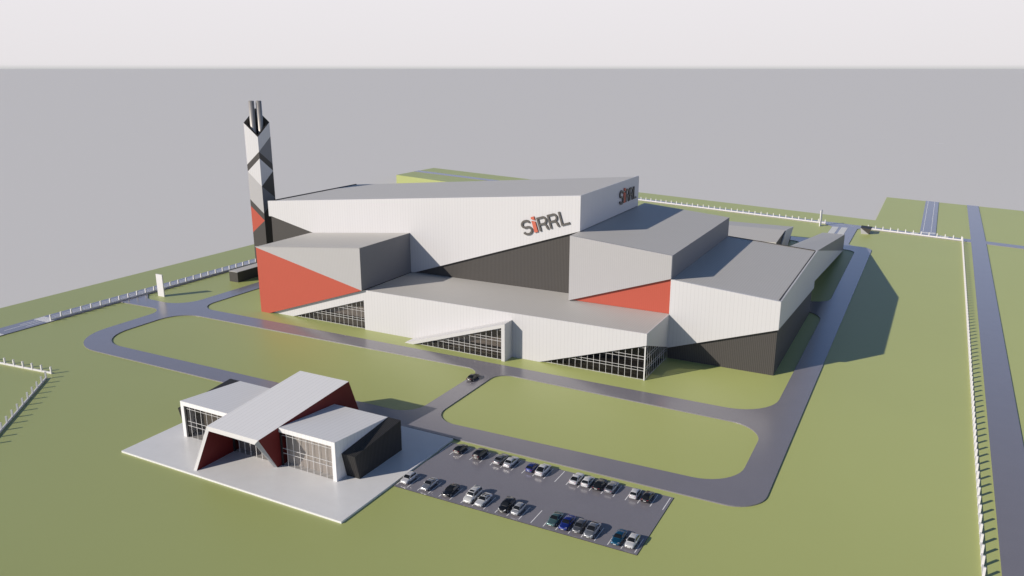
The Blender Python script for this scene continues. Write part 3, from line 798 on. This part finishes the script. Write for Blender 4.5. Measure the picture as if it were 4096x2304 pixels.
WH, SV, GY, BK = (0.66, 0.66, 0.67), (0.38, 0.39, 0.41), (0.17, 0.175, 0.19), (0.010, 0.010, 0.012)
near = [
 ('hatchback_car', (0.60, 0.60, 0.62), 0, 118.3, 'white hatchback nearest the plaza in the front row, facing the viewer', .1, 0),
 ('coupe_car', SV, 2, 118.25, 'silver sports coupe standing alone, second car of the front row from the plaza', .6, 0),
 ('coupe_car', BK, 4, 118.2, 'black coupe in the front row, left of the big white off-roader', .2, 1),
 ('boxy_suv', (0.62, 0.62, 0.61), 6, 118.3, 'tall boxy white off-roader with a dark sunroof', .1, 1),
 ('coupe_car', (0.60, 0.61, 0.62), 7, 118.1, 'white low sports car right beside the boxy white off-roader', .1, 1),
 ('estate_suv', BK, 9, 118.3, 'black off-roader in the front row, beside the small silver car', .2, 0),
 ('small_car', (0.42, 0.43, 0.45), 10, 118.2, 'small silver-grey car in the front row, beside the black off-roader', .4, 0),
 ('coupe_car', (0.10, 0.19, 0.19), 13, 118.4, 'grey-green coupe at the left end of the group of four', .5, 0),
 ('saloon_car', (0.012, 0.028, 0.22), 14, 118.3, 'deep blue saloon in the front row, between the grey-green coupe and a grey hatchback', .3, 0),
 ('hatchback_car', GY, 15, 118.3, 'dark grey hatchback in the front row, right of the deep blue saloon', .6, 0),
 ('coupe_suv', (0.30, 0.31, 0.33), 16, 118.2, 'large silver off-roader at the right end of the group of four', .6, 0),
 ('saloon_car', (0.006, 0.085, 0.17), 18, 118.3, 'teal blue saloon in the front row, left of the last white hatchback', .4, 0),
 ('hatchback_car', (0.62, 0.62, 0.62), 19, 118.3, 'white hatchback in the right-hand end bay of the front row', .1, 0),
]
for kd, col, k_, y, lb, mt_, sr in near: car(kd, col, sx(k_), y, -1, lb, metal=mt_, sunroof=sr)
far = [
 ('hatchback_car', BK, 1, 134.2, 'black hatchback nearest the plaza in the back row', .2),
 ('estate_suv', BK, 3, 134.2, 'black off-roader with white number plate, second in the back row', .2),
 ('saloon_car', (0.24, 0.245, 0.26), 5, 134.2, 'grey saloon in the back row beside a white saloon', .5),
 ('saloon_car', (0.58, 0.59, 0.61), 6, 134.1, 'pale silver-white saloon in the back row, right of the grey saloon', .2),
 ('small_car', (0.02, 0.04, 0.20), 8, 134.0, 'small blue hatchback in the back row, left of a big white coupe', .3),
 ('coupe_suv', (0.66, 0.66, 0.67), 9, 134.1, 'large white sloping-roof off-roader beside the small blue hatchback', .1),
 ('coupe_car', (0.68, 0.68, 0.69), 12, 134.1, 'low white coupe at the left end of the four cars in the back row', .1),
 ('hatchback_car', (0.66, 0.66, 0.66), 13, 134.0, 'white hatchback in the back row between a white coupe and a black coupe', .1),
 ('coupe_car', BK, 14, 134.1, 'black coupe in the back row, left of the silver muscle car', .2),
 ('coupe_car', (0.33, 0.34, 0.36), 15, 134.2, 'silver muscle car at the right end of the four cars in the back row', .6),
 ('small_car', (0.62, 0.62, 0.63), 17, 134.0, 'tiny white car in the back row, left of the last black car', .1),
 ('hatchback_car', BK, 18, 134.0, 'black hatchback at the right end of the back row', .2),
]
for kd, col, k_, y, lb, mt_ in far: car(kd, col, sx(k_), y, 1, lb, metal=mt_)
car('saloon_car', BK, -102.75, 171.0, 1, 'black saloon driving on the link road toward the plant', z=ZR, metal=.2, group='cars driving on the site roads')

# ------------------------------------------------------------------ camera
cd = bpy.data.cameras.new('camera'); cam = bpy.data.objects.new('camera', cd); C.objects.link(cam)
cd.sensor_width = 36; cd.lens = 28.0; cd.clip_start = 1; cd.clip_end = 400000
cam.location = (0, 0, 80.5); cam.rotation_euler = (R(90 - 15.41), 0, R(28.0)); S.camera = cam

# ------------------------------------------------------------------ light
AZ, EL = 53.4, 26.8
ld = bpy.data.lights.new('sun', 'SUN'); sun = bpy.data.objects.new('sun', ld); C.objects.link(sun)
ld.energy = 3.85; ld.angle = R(0.5); ld.color = (1.0, 0.915, 0.82)
dv = Vector((math.cos(R(AZ)) * math.cos(R(EL)), math.sin(R(AZ)) * math.cos(R(EL)), -math.sin(R(EL))))
sun.rotation_euler = dv.to_track_quat('-Z', 'Y').to_euler(); sun.location = (-200, -200, 200)
w = bpy.data.worlds.new('World'); S.world = w; w.use_nodes = True
t = w.node_tree; bg = t.nodes['Background']
sky = t.nodes.new('ShaderNodeTexSky'); sky.sky_type = 'NISHITA'; sky.sun_disc = False
sky.sun_elevation = R(EL); sky.sun_rotation = R(216.6); sky.altitude = 50
sky.air_density = 1.0; sky.dust_density = 0.1; sky.ozone_density = 3.0
bg.inputs['Strength'].default_value = 0.052
# pale haze low in the sky, greying in the last fraction of a degree above the horizon
tc = t.nodes.new('ShaderNodeTexCoord'); sp = t.nodes.new('ShaderNodeSeparateXYZ'); t.links.new(tc.outputs['Generated'], sp.inputs[0])
mr = t.nodes.new('ShaderNodeMapRange'); mr.inputs['From Min'].default_value = 0.15; mr.inputs['From Max'].default_value = 0.5
mr.inputs['To Min'].default_value = 1; mr.inputs['To Max'].default_value = 0; mr.interpolation_type = 'SMOOTHSTEP'
t.links.new(sp.outputs[2], mr.inputs['Value'])
ramp = t.nodes.new('ShaderNodeValToRGB'); t.links.new(sp.outputs[2], ramp.inputs[0])
el = ramp.color_ramp.elements; HZ = 10.0 / 0.52
el[0].position = 0.0; el[0].color = (0.60 , 0.60, 0.60, 1)
el[1].position = 0.0042; el[1].color = (0.80, 0.77, 0.785, 1)
e2 = el.new(0.09); e2.color = (0.84, 0.81, 0.835, 1)
e3 = el.new(0.16); e3.color = (0.43, 0.59, 0.98, 1)
e4 = el.new(0.38); e4.color = (0.20, 0.38, 0.86, 1)
sc = t.nodes.new('ShaderNodeMix'); sc.data_type = 'RGBA'; sc.blend_type = 'MULTIPLY'; sc.inputs[0].default_value = 1
t.links.new(ramp.outputs[0], sc.inputs[6]); sc.inputs[7].default_value = (HZ, HZ, HZ, 1)
mx = t.nodes.new('ShaderNodeMix'); mx.data_type = 'RGBA'
t.links.new(mr.outputs[0], mx.inputs[0]); t.links.new(sky.outputs[0], mx.inputs[6]); t.links.new(sc.outputs[2], mx.inputs[7])
t.links.new(mx.outputs[2], bg.inputs['Color'])

S.render.engine = 'CYCLES'
S.view_settings.view_transform = 'Standard'; S.view_settings.look = 'None'; S.view_settings.exposure = 0.0; S.view_settings.gamma = 1
S.cycles.max_bounces = 8; S.cycles.diffuse_bounces = 1; S.cycles.transparent_max_bounces = 12
S.cycles.use_denoising = True
